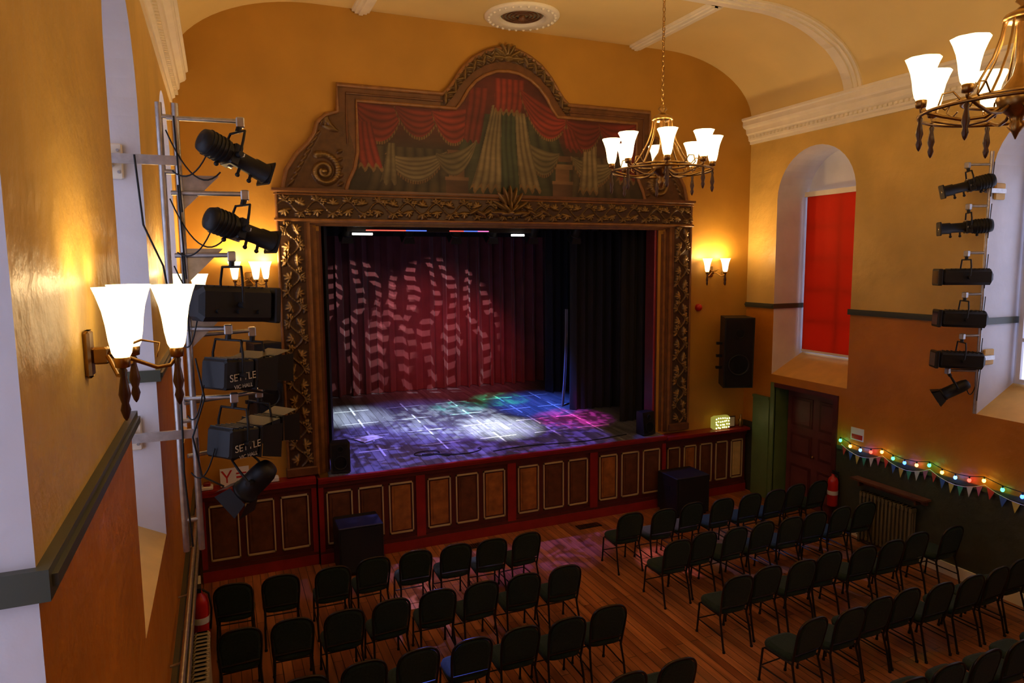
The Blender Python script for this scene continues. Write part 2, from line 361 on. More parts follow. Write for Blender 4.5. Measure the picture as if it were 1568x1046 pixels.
def vine(L,horizontal,c0,base,per=.46,seed=1):
    rs=np.random.RandomState(seed); bu=[]; n=int(round(L/per)); per=L/n; am=.085
    def put(s,t,rx,rz,a,h):
        if horizontal: bu.append((s,c0+t,rx,rz,a,h))
        else: bu.append((c0+t,s,rx,rz,pi/2-a,h))
    N=int(L/.03)
    for i in range(N):
        s=base+L*(i+.5)/N; q=2*pi*(s-base)/per; t=am*sin(q); a=math.atan2(am*2*pi/per*cos(q),1)
        put(s,t,.028,.013,a,.034)
    for i in range(n):
        for hlf in(0,1):
            sg=1 if hlf==0 else -1; s0=base+per*(i+.25+.5*hlf); j=rs.uniform(-.02,.02); 
            ls,lt=s0+j,-sg*.055; rot=rs.uniform(-.5,.5)
            for k in range(5):
                a=-sg*pi/2+(k-2)*.75+rot; rr=.062 if k in(1,3) else .072
                put(ls+rr*.6*cos(a),lt+rr*.6*sin(a),rr*.72,.024,a,.042+.01*rs.rand())
            put(ls,lt,.03,.03,0,.05)
            gs,gt=s0+per*.22,sg*.075
            for (du,dv) in((0,0),(.028,.006),(-.026,.010),(.012,sg*.028),(-.016,sg*.032),(.0,-sg*.028),(.03,sg*.036)):
                put(gs+du,gt+dv,.019,.019,0,.055)
            for k in range(3): a=sg*pi/2+(k-1)*1.0+rot; put(gs-.09+.05*cos(a),gt+.02*sg+.05*sin(a)*.8,.045,.02,a,.038)
            for k in range(4): a=k*1.2+rot; put(s0-.02+.035*cos(a),sg*.135+.02*sin(a),.03,.014,a,.035)
    return mkh(bu)
for sd,nm,x in((1,'carving_left',FX0+.035),(2,'carving_right',FX1-.385)):
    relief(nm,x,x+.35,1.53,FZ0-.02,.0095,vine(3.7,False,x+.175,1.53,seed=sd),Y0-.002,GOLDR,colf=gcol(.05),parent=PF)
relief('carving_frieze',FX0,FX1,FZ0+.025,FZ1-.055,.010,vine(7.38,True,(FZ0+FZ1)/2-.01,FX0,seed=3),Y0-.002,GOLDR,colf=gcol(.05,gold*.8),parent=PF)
bu=[]
for k in range(9):
    a=pi*k/8; bu.append((FC+.20*cos(a),5.42+.30*sin(a),.16,.045,math.atan2(.30*sin(a),.20*cos(a)),.10))
for k in range(5): a=pi*k/4; bu.append((FC+.10*cos(a),5.40+.14*sin(a),.09,.035,a,.13))
for sg in(-1,1):
    for k in range(4): bu.append((FC+sg*(.28+.12*k),5.40+.03*(k%2),.10,.05,sg*.5*(-1)**k,.07))
bu.append((FC,5.42,.05,.06,0,.15)); hc=mkh(bu)
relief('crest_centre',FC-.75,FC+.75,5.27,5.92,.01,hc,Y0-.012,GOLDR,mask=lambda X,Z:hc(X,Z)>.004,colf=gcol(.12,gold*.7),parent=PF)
od=[(0,8.06),(.2,8.035),(.4,7.96),(.6,7.84),(.78,7.66),(.92,7.46),(1.02,7.33),(1.12,7.25),(2.75,7.25),(2.75,6.86),(2.93,6.80),(3.06,6.68),(3.10,6.52),(3.20,6.38),(3.38,6.20),(3.52,5.98),(3.58,5.72)]
out=[(FC-d,z) for d,z in od[::-1]]+[(FC+d,z) for d,z in od[1:]]
b=MB(); Yp=YF-.07
b.prism(out,Yp,YF-.001,BROWNM)
b.tube([(x,Yp,z) for x,z in out],.035,BROWNL)
idd=[(0,7.70),(.2,7.68),(.4,7.60),(.56,7.49),(.70,7.33),(.80,7.16),(.90,7.04),(2.47,7.04),(2.47,6.30),(2.52,6.05),(2.62,5.85),(2.66,5.72)]
inn=[(FC-d,z) for d,z in idd[::-1]]+[(FC+d,z) for d,z in idd[1:]]
b.tube([(x,Yp-.01,z) for x,z in inn],.03,BROWNL)
for sg in(-1,1):
    b.tube([(FC+sg*1.12,Yp-.005,7.14),(FC+sg*2.62,Yp-.005,7.14),(FC+sg*2.62,Yp-.005,6.80),(FC+sg*2.62,Yp-.005,6.4)],.018,BROWNM)
b.obj('pediment_board',parent=PF)
iz=lambda d:np.interp(d,[p[0] for p in od[:8]],[p[1] for p in od[:8]])
bu=[]
for k in range(-13,14):
    d=k*.082; z=float(iz(abs(d)))-.10; z2=float(iz(abs(d)+.02))-float(iz(max(0,abs(d)-.02))); a=math.atan2(z2,.04)*(1 if d>=0 else -1)
    for off,l,w,h in((.0,.085,.04,.05),(.07,.06,.03,.045),(-.06,.06,.03,.045)):
        bu.append((FC+d,z+off,l,w,a+(.7 if k%2 else -.7),h))
for k in range(7): a=pi*k/6; bu.append((FC+.16*cos(a),7.90+.17*sin(a),.12,.04,math.atan2(sin(a),cos(a)),.09))
bu.append((FC,7.9,.07,.07,0,.11)); h2=mkh(bu)
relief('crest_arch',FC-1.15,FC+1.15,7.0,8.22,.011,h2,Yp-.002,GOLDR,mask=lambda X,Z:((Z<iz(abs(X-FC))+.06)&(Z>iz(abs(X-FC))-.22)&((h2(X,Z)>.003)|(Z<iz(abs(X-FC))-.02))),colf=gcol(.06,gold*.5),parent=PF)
for sg,nm in((-1,'volute_left'),(1,'volute_right')):
    bu=[]
    cx,cz=FC+sg*2.98,5.98
    for k in range(60):
        th=k*.2; r=.26*math.exp(-th*.13); bu.append((cx+sg*r*cos(th+1.2),cz+r*sin(th+1.2),.045*math.exp(-th*.07)+.008,.045*math.exp(-th*.07)+.008,0,.07))
    for k in range(6): a=pi*.1+k*.35; bu.append((FC+sg*(2.92-.06*cos(a)),6.58+.10*sin(a)+.02*k,.13,.035,a if sg>0 else pi-a,.05))
    for k in range(9): bu.append((FC+sg*(3.46-.05*k),5.80+.09*k,.07,.03,(pi*.75 if sg>0 else pi*.25),.04))
    for k in range(5): bu.append((FC+sg*(2.74),5.80+.12*k,.05,.03,.5,.035))
    bu.append((cx,cz,.05,.05,0,.09)); h3=mkh(bu)
    def mk(X,Z):
        d=abs(X-FC); zo=np.interp(d,[2.74,2.75,2.93,3.06,3.10,3.20,3.38,3.52,3.58],[6.9,6.84,6.77,6.65,6.50,6.36,6.17,5.95,5.72]); 
        di=np.interp(Z,[5.72,5.85,6.05,6.30,6.9],[2.70,2.66,2.56,2.51,2.66]); return (Z<zo)&(d>di)
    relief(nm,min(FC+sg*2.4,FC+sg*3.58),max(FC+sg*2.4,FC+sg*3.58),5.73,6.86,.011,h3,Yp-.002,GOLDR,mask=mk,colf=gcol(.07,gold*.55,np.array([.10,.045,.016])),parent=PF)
def paint(X,Z,Hh):
    C=np.zeros(X.shape+(3,)); C[:]=(.045,.030,.014)
    t=np.clip((Z-6.35)/.5,0,1)[...,None]; C=C*(1-t)+np.array([.10,.014,.009])*t
    def over(mask,col): C[mask]=col[mask]
    def drape(x0t,x1t,x0b,x1b,zt,zb,n,c,hem=.04,fr=False):
        w=(Z-zb)/(zt-zb); xl=x0b+(x0t-x0b)*np.clip(w,0,1)**.8; xr=x1b+(x1t-x1b)*np.clip(w,0,1)**.8
        u=(X-xl)/(xr-xl); m=(u>0)&(u<1)&(Z<zt)&(Z>zb+hem*np.sin(u*n*2*pi))
        s=.42+.58*np.abs(np.sin(u*n*pi+.5*np.sin(Z*5)))**1.2
        over(m,np.array(c)*s[...,None])
        if fr: over(m&(Z<zb+.06+hem*np.sin(u*n*2*pi)),np.ones(C.shape)*np.array((.22,.13,.045)))
    def swag(x0,x1,zt0,zt1,sagt,sagb,c,n=5,fr=False):
        u=(X-x0)/(x1-x0); zt=zt0+(zt1-zt0)*u; q=np.clip(4*u*(1-u),0,1)**.8
        top=zt-sagt*q; bot=zt-sagb*q-.02
        m=(u>0)&(u<1)&(Z<top)&(Z>bot); v=(top-Z)/(top-bot+1e-6)
        s=.40+.62*np.abs(np.sin(v*n*pi))**1.1
        over(m,np.array(c)*s[...,None])
        if fr: over(m&(Z<bot+.045),np.ones(C.shape)*np.array((.24,.135,.045))*(.6+.4*np.sin(X*160))[...,None])
    BG=(.25,.185,.085); BG2=(.19,.145,.065); G2=(.055,.075,.035); Rr=(.27,.030,.016); R2=(.21,.024,.014)
    drape(3.9,5.3,3.2,5.9,7.0,5.72,9,(.060,.062,.030),.0); drape(2.3,3.4,2.1,3.5,6.4,5.72,7,(.085,.060,.028),0.); drape(5.7,6.7,5.6,6.9,6.4,5.72,7,(.085,.060,.028),0.)
    for px in (3.60,5.50):
        for hw,z0,z1,c in((.19,5.72,5.95,(.14,.07,.035)),(.13,5.95,6.20,(.28,.14,.055)),(.19,6.18,6.26,(.36,.2,.08)),(.16,6.30,6.40,(.2,.09,.04)),(.20,5.93,5.98,(.30,.16,.07))):
            m=(abs(X-px)<hw)&(Z>z0)&(Z<z1); over(m,np.array(c)*(1-.5*((X-px)/hw*.5+.5))[...,None])
    swag(2.45,3.45,6.30,6.38,.08,.48,BG,6,True); swag(5.65,6.55,6.42,6.35,.08,.48,BG2,6,True)
    swag(4.75,5.45,6.65,6.45,.06,.50,BG2,5,True); swag(3.25,3.95,6.35,6.6,.1,.45,BG2,4)
    drape(4.22,4.38,3.80,4.36,7.15,5.78,4,BG,.05,True); drape(4.38,4.62,4.38,4.70,7.3,5.74,3,G2); drape(4.62,4.80,4.70,5.10,7.05,5.80,3,BG,.05,True)
    drape(5.95,6.15,5.80,6.20,6.85,5.80,3,BG,.04,True); drape(2.5,2.6,2.35,2.62,6.45,5.85,2,BG2)
    swag(1.95,2.75,7.06,6.98,.02,.58,Rr,5,True); swag(2.60,3.35,7.04,7.0,.04,.48,R2,5,True); swag(3.2,3.95,6.98,7.10,.02,.56,Rr,5,True); drape(3.80,4.15,3.72,4.0,7.4,6.55,3,R2,.03)
    drape(4.28,4.80,4.25,4.72,7.58,7.02,5,Rr,.03,True); swag(4.70,5.60,7.45,7.02,.0,.56,Rr,6,True); swag(5.55,6.30,7.0,6.98,.02,.48,R2,5,True); swag(6.2,7.02,6.98,7.05,.02,.58,Rr,5,True)
    drape(2.05,2.25,2.04,2.42,6.75,6.04,3,Rr,.04,True); drape(6.75,6.95,6.55,6.95,6.75,6.0,3,Rr,.04,True); drape(5.5,5.7,5.58,5.9,6.85,6.5,3,R2)
    k=.80+.20*np.sin(X*3.1+1)*np.sin(Z*5.3); C*=k[...,None]
    return C
def inmask(X,Z):
    d=abs(X-FC); zt=np.interp(d,[p[0] for p in idd[:8]],[p[1] for p in idd[:8]]); di=np.interp(Z,[5.72,5.85,6.05,6.30,7.1],[2.66,2.62,2.52,2.47,2.47])
    return (Z<zt)&(d<di)&(Z>5.72)
relief('painted_mural',FC-2.7,FC+2.7,5.70,7.72,.0105,lambda X,Z:np.zeros_like(X),Yp-.004,MURAL,mask=inmask,colf=paint,parent=PF)

# ---------------------------------------------------------------- stage
YLIP=10.59; YSB=16.3; ZSB=1.62
b=MB()
zs=lambda y:1.36+(ZSB-1.36)*(y-YLIP)/(YSB-YLIP)
b.add([(OX0-.02,YLIP,1.36),(OX1+.02,YLIP,1.36),(OX1+.02,YF+.35,zs(YF+.35)),(OX0-.02,YF+.35,zs(YF+.35)),(-.4,YF+.35,zs(YF+.35)),(9.5,YF+.35,zs(YF+.35)),(9.5,YSB+.6,zs(YSB+.6)),(-.4,YSB+.6,zs(YSB+.6))],
      [(0,1,2,3),(4,3,2,5,6,7)],STAGEF)
b.obj('stage_floor')
for nm,r in(('wall_stage_left',(-.5,-.4,YF+.35,YSB+.7,0,7.6)),('wall_stage_right',(9.5,9.6,YF+.35,YSB+.7,0,7.6)),('wall_stage_back',(-.5,9.6,YSB+.6,YSB+.7,0,7.6)),('ceiling_stage',(-.5,9.6,YF+.35,YSB+.7,7.5,7.6))):
    b=MB(); b.box(*r,BLACK); b.obj(nm)
def panelling(b,x0,x1,y,ztop,n,mats,post=True):
    b.box(x0,x1,y,y+.06,0.002,ztop-.05,MAROON)
    b.box(x0,x1,y-.05,y+.03,ztop-.075,ztop,RED); b.box(x0,x1,y-.03,y+.02,ztop-.14,ztop-.075,MAROON)
    b.box(x0,x1,y-.04,y+.03,0.002,.16,RED); b.box(x0,x1,y-.025,y+.03,.16,.22,MAROON)
    pw=.075 if post else .03
    xs=x0+pw; w=(x1-x0-2*pw)/n
    if post:
        for xx in (x0,x1-pw): b.box(xx,xx+pw,y-.03,y,.2,ztop-.14,RED)
    for i in range(n):
        a=xs+i*w+.045; c=xs+(i+1)*w-.045; z0,z1=.30,ztop-.22
        for (p,q,r,s2) in((a,c,z0,z0+.024),(a,c,z1-.024,z1),(a,a+.019,z0,z1),(c-.019,c,z0,z1)): b.box(p,q,y-.022,y,r,s2,CREAM)
        m=mats[i%len(mats)]
        b.box(a+.045,c-.045,y-.010,y,z0+.05,z1-.05,m)
        b.box(a+.085,c-.085,y-.018,y-.01,z0+.10,z1-.10,m)
b=MB()
xs=[1.22,2.82,4.42,6.02,7.56]
seq=[(PANELD,PANELD,PANEL),(PANEL,PANELD,PANEL),(PANEL,PANELD,PANELD),(PANEL,PANELD,PANELD)]
for i in range(4): panelling(b,xs[i],xs[i+1],YLIP,1.355,3,seq[i])
b.box(xs[0],xs[-1],YLIP-.07,YLIP-.002,1.32,1.362,RED)
b.box(xs[0],xs[0]+.05,YLIP,YF-.005,0.002,1.35,MAROON); b.box(xs[-1]-.05,xs[-1],YLIP,YF-.005,0.002,1.35,MAROON)
b.obj('stage_front_panelling')
b=MB(); panelling(b,XL+.06,1.20,10.64,1.355,3,(PANELD,)); b.box(XL+.06,1.20,10.58,YF-.005,1.33,1.372,RED); b.obj('side_cabinet')
b=MB(); panelling(b,7.6,XR-.08,10.68,1.30,5,(PANELD,PANEL,PANELD,PANELD,PANELT),False); b.box(7.6,XR-.08,10.55,YF-.005,1.27,1.32,RED); b.obj('side_cabinet')

def drape_obj(name,p0,p1,z0f,z1,folds,amp,m,flare=1.3,seed=0,lean=0):
    rs=np.random.RandomState(seed); L=sqrt((p1[0]-p0[0])**2+(p1[1]-p0[1])**2); n=max(8,int(folds*14)); K=14
    ux,uy=(p1[0]-p0[0])/L,(p1[1]-p0[1])/L; ph=np.cumsum(rs.uniform(.5,1.5,n+1)); ph=ph/ph[-1]*folds*2*pi
    vs=[];fs=[]
    for k in range(K+1):
        t=k/K
        for i in range(n+1):
            s=i/n; a=amp*(.6+.4*sin(s*9+seed))*(1+(flare-1)*(1-t)); o=a*sin(ph[i]+.25*sin(5*t+i*.05)); sx=s*L+.35*a*sin(2*ph[i])
            x=p0[0]+ux*sx-uy*o+lean*(1-t)**2; y=p0[1]+uy*sx+ux*o
            zb=zs(y)+.01 if z0f is None else z0f
            vs.append((x,y,zb+(z1-zb)*t))
    for k in range(K):
        for i in range(n): a=k*(n+1)+i; fs.append((a,a+1,a+n+2,a+n+1))
    b=MB(); b.add(vs,fs,m,True); return b.obj(name)
drape_obj('backdrop_curtain',(1.2,15.9),(7.9,15.9),None,6.6,22,.17,VELR,1.3,1)
drape_obj('stage_leg_curtain',(7.0,14.6),(9.3,14.4),None,6.6,12,.10,VELB,1.3,2)
drape_obj('stage_leg_curtain',(6.75,12.9),(9.2,12.7),None,6.6,13,.10,VELB,1.3,3)
drape_obj('stage_leg_curtain',(7.25,11.7),(9.0,11.65),None,6.4,10,.08,VELB,1.2,4)
drape_obj('stage_leg_curtain',(-.2,11.5),(1.62,11.5),None,6.4,10,.07,VELB,1.2,5)
drape_obj('stage_leg_curtain',(-.2,13.8),(1.9,13.8),None,6.4,10,.09,VELB,1.2,6)
drape_obj('border_curtain',(.2,12.35),(8.6,12.35),5.22,6.9,34,.05,VELB,1.2,7)
drape_obj('border_curtain',(.2,15.1),(8.6,15.1),5.2,6.9,34,.05,VELB,1.2,8)
m_edge=mat('lit_leg_edge_grey',(.17,.16,.20),.8)  # grey strip coloured to stand in for a leg curtain's lit edge
drape_obj('lit_leg_edge_strip',(6.84,13.3),(6.89,13.25),None,3.6,1.5,.018,m_edge,4.0,9,-.10)

# ---------------------------------------------------------------- lanterns
def frame_from_dir(pos,d):
    d=Vector(d).normalized(); x=d.cross(Vector((0,0,1))).normalized(); y=x.cross(d)*1.0
    M=Matrix((( x.x,y.x,d.x,pos[0]),(x.y,y.y,d.y,pos[1]),(x.z,y.z,d.z,pos[2]),(0,0,0,1))); return M
def lantern(b,pos,d,L=.55,r=.09,kind='profile',hook=None):
    b.push(frame_from_dir(pos,d))
    if kind=='profile':
        b.lathe([(r*.5,-L*.5),(r*1.0,-L*.48),(r*1.15,-L*.42),(r*1.15,-L*.12),(r*.95,-L*.08)],BLKM,seg=18)
        for k in range(5): b.lathe([(r*1.24,-L*.40+k*L*.055),(r*1.24,-L*.385+k*L*.055)],BLKM,seg=18)
        b.cbox(-r*1.0,r*1.0,-r*1.0,r*1.0,-L*.10,L*.03,.01,BLKM)
        for sx,sy in((1,0),(-1,0),(0,1),(0,-1)): b.box(sx*r*1.0-.012,sx*r*1.0+.012+.04*sx*(sx>0) ,sy*r*1.0-.012,sy*r*1.0+.012,-.02,.01,STEEL)
        b.lathe([(r*.8,L*.02),(r*.8,L*.30),(r*.92,L*.31),(r*.92,L*.48),(r*1.0,L*.48),(r*1.0,L*.52),(r*.85,L*.52)],BLKM,seg=18)
        b.lathe([(r*.84,L*.505),(r*.4,L*.53),(.001,L*.535)],LENS,seg=18,caps=False)
        for k in (-.2,.12,.3): b.cyl((0,-r*.8,L*k),(0,-r*1.35,L*k),.012,.012,BLKP,8); b.sphere((0,-r*1.4,L*k),.018,BLKP,8)
        b.cbox(-r*1.15,r*1.15,-r*1.15,r*1.15,L*.50,L*.53,.008,BLKM)
    elif kind=='par':
        b.lathe([(r*.3,-L*.5),(r*.75,-L*.46),(r*.95,-L*.3),(r,-L*.1),(r,L*.42),(r*1.08,L*.42),(r*1.08,L*.5),(r*.9,L*.5)],BLKM,seg=20)
        b.lathe([(r*.9,L*.46),(r*.4,L*.43),(.001,L*.42)],LENS,seg=20,caps=False)
        for k in range(4):
            a=k*pi/2; b.push(Matrix.Rotation(a,4,'Z')); b.add([(-r*.9,r,L*.5),(r*.9,r,L*.5),(r*1.2,r*1.5,L*.5+r*1.2),(-r*1.2,r*1.5,L*.5+r*1.2)],[(0,1,2,3)],BLKM); b.pop()
    elif kind=='long':
        b.cbox(-r,r,-r*1.05,r*1.05,-L*.5,L*.42,.035,BLKM); b.cbox(-r*1.08,r*1.08,-r*1.12,r*1.12,L*.42,L*.5,.01,BLKM)
        for k in range(9): b.box(-r*.8,r*.8,r*1.05,r*1.05+.010,-L*.42+k*L*.085,-L*.40+k*L*.085,BLKP)
        for k in range(3): b.cyl((r,-r*.4,-L*.3+k*L*.25),(r+.03,-r*.4,-L*.3+k*L*.25),.015,.015,BLKP,8)
        b.box(-r*.85,r*.85,-r*.85,r*.85,L*.501,L*.504,LENS)
    else:
        b.cbox(-r*1.2,r*1.2,-r,r,-L*.4,L*.3,.015,BLKM)
        b.cbox(-r*1.3,r*1.3,-r*1.1,r*1.1,L*.3,L*.36,.008,BLKM)
        for k in range(5): b.box(-r*1.1,r*1.1,r,r+.012,-L*.35+k*L*.12,-L*.32+k*L*.12,BLKM)
        for k in range(4):
            b.push(Matrix.Rotation(k*pi/2,4,'Z')); w=r*(1.25 if k%2==0 else 1.05); o=r*(1.1 if k%2==0 else 1.3)
            b.add([(-w,o,L*.36),(w,o,L*.36),(w*1.15,o*1.35,L*.36+r*1.3),(-w*1.15,o*1.35,L*.36+r*1.3)],[(0,1,2,3)],BLKM); b.pop()
        b.box(-r,r,-r*.85,r*.85,L*.361,L*.363,LENS)
    k=r*1.45; hgt=r*2.3
    pts=[(k,0,-.02),(k,hgt*.6,-.03),(k*.85,hgt,-.03),(-k*.85,hgt,-.03),(-k,hgt*.6,-.03),(-k,0,-.02)]
    b.tube(pts,.010,BLKM,6)
    for s in(-1,1): b.cyl((s*r*1.1,0,-.02),(s*k*1.15,0,-.02),.022,.022,BLKP,10)
    b.cyl((0,hgt,-.03),(0,hgt+.07,-.03),.022,.022,BLKM,8)
    p=b.T[-1]@Vector((0,hgt+.07,-.03)); b.pop()
    b.cbox(p.x-.03,p.x+.03,p.y-.03,p.y+.03,p.z-.03,p.z+.05,.008,STEEL)
    if hook:
        hx,hy=hook; b.cyl((p.x,p.y,p.z+.02),(hx,hy,p.z+.02),.018,.018,STEEL,8)
    return p
def label(txt,loc,rot,size,parent,m):
    c=bpy.data.curves.new('lettering','FONT'); c.body=txt; c.size=size; c.align_x='CENTER'; c.extrude=.001; c.materials.append(m)
    o=bpy.data.objects.new('lettering',c); o.location=loc; o.rotation_euler=rot; COL.objects.link(o); o.parent=parent
b=MB(); YM=5.86
for x in(-.35,-.24): b.cyl((x,YM,2.35),(x,YM,5.80),.024,.024,STEEL,12)
for z in (2.6,3.4,4.4,5.3,5.7): b.cyl((-.37,YM,z),(-.22,YM,z),.018,.018,STEEL,8)
for z in (5.38,3.30):
    b.cbox(-.80,-.62,6.0,6.035,z-.13,z+.13,.01,TRIMW); b.cbox(-.74,-.68,YM-.02,6.0,z-.05,z+.05,.01,STEEL); b.box(-.74,-.22,YM-.03,YM+.0,z-.035,z+.035,STEEL)
    for dx in(-.06,.06):
        b.cyl((-.71+dx,5.99,z-.08),(-.71+dx,6.0,z-.08),.012,.012,STEEL,6); b.cyl((-.71+dx,5.99,z+.08),(-.71+dx,6.0,z+.08),.012,.012,STEEL,6)
fx=[(.15,5.42,(.80,.45,-.36),.56,.082,'profile'),(.17,4.87,(.82,.45,-.30),.56,.082,'profile'),(.10,4.30,(.9,.42,-.07),.64,.125,'long'),
    (.04,3.76,(.75,.62,-.1),.40,.115,'flood'),(.05,3.22,(.75,.62,-.12),.40,.115,'flood'),(.24,3.74,(.8,.6,-.05),.34,.10,'flood'),(.27,3.22,(.8,.6,-.05),.34,.10,'flood'),(.20,2.86,(-.55,.35,-.62),.34,.10,'par')]
for i,(x,z,d,L,r,k) in enumerate(fx):
    yy=YM+(.0 if x<.18 else .35 if z>3 else .1)
    p=lantern(b,(x,yy-.08,z),d,L,r,k,hook=(-.30,YM))
for z in(5.0,4.45,3.95): b.add([(-.24,YM,z),(-.24,YM,z+.28),(.04,YM,z+.28)],[(0,1,2)],STEEL)
for z in (5.6,5.1,4.6): 
    b.tube(sag((-.31,YM-.02,z),(.05,YM-.1,z-.3),.18),.006,BLKP,6); b.tube(sag((-.25,YM-.05,z+.1),(-.23,YM-.05,z-.6),.06),.007,BLKP,6)
for (x0,z0,x1,z1) in ((-.0,5.5,.1,5.2),(-.0,4.95,.05,4.6),(-.15,4.3,-.05,3.9),(-.15,3.7,-.02,3.35),(-.1,3.2,.1,2.9)):
    b.tube(sag((x0,YM-.18,z0),(-.28,YM-.06,z1+.1),.12),.006,BLKP,6)
b.tube([(-.52,YM-.1,5.4),(-.49,YM-.12,4.9),(-.38,YM-.08,4.6),(-.31,YM-.05,4.0),(-.33,YM-.05,3.0),(-.30,YM-.05,2.4)],.008,BLKP,6)
b.tube([(-.20,YM-.12,3.9),(-.15,YM-.2,3.6),(-.25,YM-.15,3.3),(-.2,YM-.2,3.0),(-.05,YM-.2,2.9)],.008,BLKP,6)
boomL=b.obj('stage_lighting_boom')
LET=mat('stencil_white',(.6,.6,.58),.6)
for x,z in((.04,3.72),(.05,3.17)):
    label('SETTLE',(x+.62*.145,5.78-.78*.145,z),(pi/2,0,radians(39.6)),.080,boomL,LET)
    label('VIC HALL',(x+.62*.145,5.78-.78*.145,z-.06),(pi/2,0,radians(39.6)),.042,boomL,LET)
b=MB(); YM2=6.10; XMR=9.42
b.cyl((XMR,YM2,2.5),(XMR,YM2,6.0),.024,.024,STEEL,12)
for z in (5.50,3.25):
    b.cbox(9.66,9.86,6.17,6.205,z-.11,z+.11,.01,SILL); b.box(9.42,9.80,6.12,6.17,z-.03,z+.03,STEEL)
for i,(z,L,r,k,d) in enumerate(((5.56,.62,.08,'profile',(-.75,.55,-.22)),(5.02,.62,.08,'profile',(-.75,.6,-.06)),(4.36,.68,.10,'long',(-.80,.5,.0)),(3.80,.62,.105,'long',(-.8,.55,.03)),(3.24,.62,.105,'long',(-.8,.55,.03)),(2.84,.36,.08,'par',(-.55,.6,-.5)))):
    lantern(b,(XMR-.24,YM2+.12,z),d,L,r,k,hook=(XMR,YM2))
    b.tube(sag((XMR,YM2-.04,z+.3),(XMR-.05,YM2-.05,z-.15),.0),.006,BLKP,6); b.tube(sag((XMR,YM2,z+.1),(XMR-.12,YM2+.05,z),.12),.007,BLKP,6)
b.obj('stage_lighting_boom')

# ---------------------------------------------------------------- lamps
WARM=(1.,.68,.33)
TUL=[(.030,0),(.040,.018),(.050,.07),(.057,.13),(.067,.185),(.086,.245),(.100,.28)]
def tulip(b,c,k=1.,zk=1.):
    b.lathe([(.012*k,-.05*k),(.03*k,-.045*k),(.034*k,-.005*k),(.03*k,.0)],BRASS,c,12)
    seg=32; rings=[]
    for r,z in TUL: rings.append([(c[0]+r*k*(1+.03*cos(8*2*pi*j/seg))*cos(2*pi*j/seg),c[1]+r*k*(1+.03*cos(8*2*pi*j/seg))*sin(2*pi*j/seg),c[2]+z*k*zk) for j in range(seg)])
    b.loft(rings,SHADE,True,False)
def finial(b,c,k=1.):
    b.lathe([(.006*k,0),(.018*k,-.02*k),(.013*k,-.05*k),(.020*k,-.09*k),(.026*k,-.13*k),(.015*k,-.17*k),(.022*k,-.20*k),(.012*k,-.235*k),(.002,-.25*k)],DWOOD,c,12)
def chandelier(loc,power,ph=.35):
    b=MB(); R=.54; n=8
    b.lathe([(.01,.62),(.03,.60),(.05,.57),(.02,.54),(.045,.52),(.10,.49),(.115,.46),(.10,.45),(.03,.44)],BRASS,seg=20)
    b.lathe([(.03,.44),(.025,.2),(.04,.12),(.09,.05),(.12,-.02),(.10,-.08),(.05,-.12),(.03,-.16),(.05,-.19),(.02,-.23),(.003,-.27)],BRASS,seg=20)
    for r,z in((R,-.085),(.30,-.02)):
        b.tube([(r*cos(a),r*sin(a),z) for a in [2*pi*i/48 for i in range(49)]],.012,BRASS,8)
    for i in range(n):
        a=2*pi*(i+ph)/n; ca,sa=cos(a),sin(a)
        b.tube([(r*ca,r*sa,z) for r,z in((.10,.46),(.115,.36),(.15,.24),(.22,.10),(.30,-.02))],.008,BRASS,6)
        b.tube([(r*ca,r*sa,z) for r,z in((.08,-.06),(.18,-.12),(.30,-.13),(.42,-.10),(R,-.06),(R,-.04))],.011,BRASS,6)
        b.tube([(r*ca,r*sa,z) for r,z in((.30,-.02),(.36,.05),(.42,.04),(.44,-.03),(.40,-.06),(.37,-.03))],.006,BRASS,6)
        tulip(b,(R*ca,R*sa,.01),1.04,.9); finial(b,(R*ca,R*sa,-.09),.9)
    z=.62; k=0
    while z<ZC-loc[2]-.06:
        pts=[]
        for j in range(9):
            t=2*pi*j/8; u=.014*cos(t); w=.032*sin(t); pts.append((u,0,z+.03+w) if k%2 else (0,u,z+.03+w))
        b.tube(pts,.005,BRASS,5); z+=.05; k+=1
    b.lathe([(.09,ZC-loc[2]-.08),(.08,ZC-loc[2]-.11),(.02,ZC-loc[2]-.15)],BRASS,seg=16)
    o=b.obj('chandelier',loc)
    for i in range(n):
        a=2*pi*(i+ph)/n; light('POINT','bulb',(R*cos(a),R*sin(a),.27),power,WARM,o,size=.05)
    return o
chandelier((4.50,6.45,5.66),23); chandelier((4.69,2.90,5.62),13,.1); chandelier((4.5,-.9,5.68),14)  # the third, unseen behind the camera, is added to light the room
def sconce(name,loc,rz,k,power,zk=1.):
    b=MB()
    b.cbox(-.06*k,.06*k,-.03*k,-.001,-.11*k,.11*k,.01,BRASS); b.cbox(-.035*k,.035*k,-.10*k,-.03*k,-.05*k,.03*k,.008,BRASS)
    pos=[(-.215*k,-.175*k,-.04*k),(.09*k,-.38*k,-.04*k),(.25*k,-.17*k,-.04*k)]
    for e in pos:
        b.tube([(0,-.08*k,0),(e[0]*.3,-.08*k+(e[1]+.08*k)*.3,-.03*k),(e[0]*.7,-.08*k+(e[1]+.08*k)*.7,-.09*k),(e[0]*.9,-.08*k+(e[1]+.08*k)*.9,-.085*k),e],.010*k,BRASS,8)
        b.tube([(e[0]*.2,-.10*k,.0),(e[0]*.45,-.08*k+(e[1]+.08*k)*.5,.05*k),(e[0]*.75,-.08*k+(e[1]+.08*k)*.75,.03*k),(e[0]*.7,-.08*k+(e[1]+.08*k)*.7,-.04*k)],.006*k,BRASS,6)
        tulip(b,(e[0],e[1],e[2]+.04*k),k,zk); finial(b,(e[0],e[1],e[2]),k)
    o=b.obj(name,loc); o.rotation_euler=(0,0,rz)
    for e in pos: light('POINT','bulb',(e[0],e[1],e[2]+.33*k),power,WARM,o,size=.05)
    return o
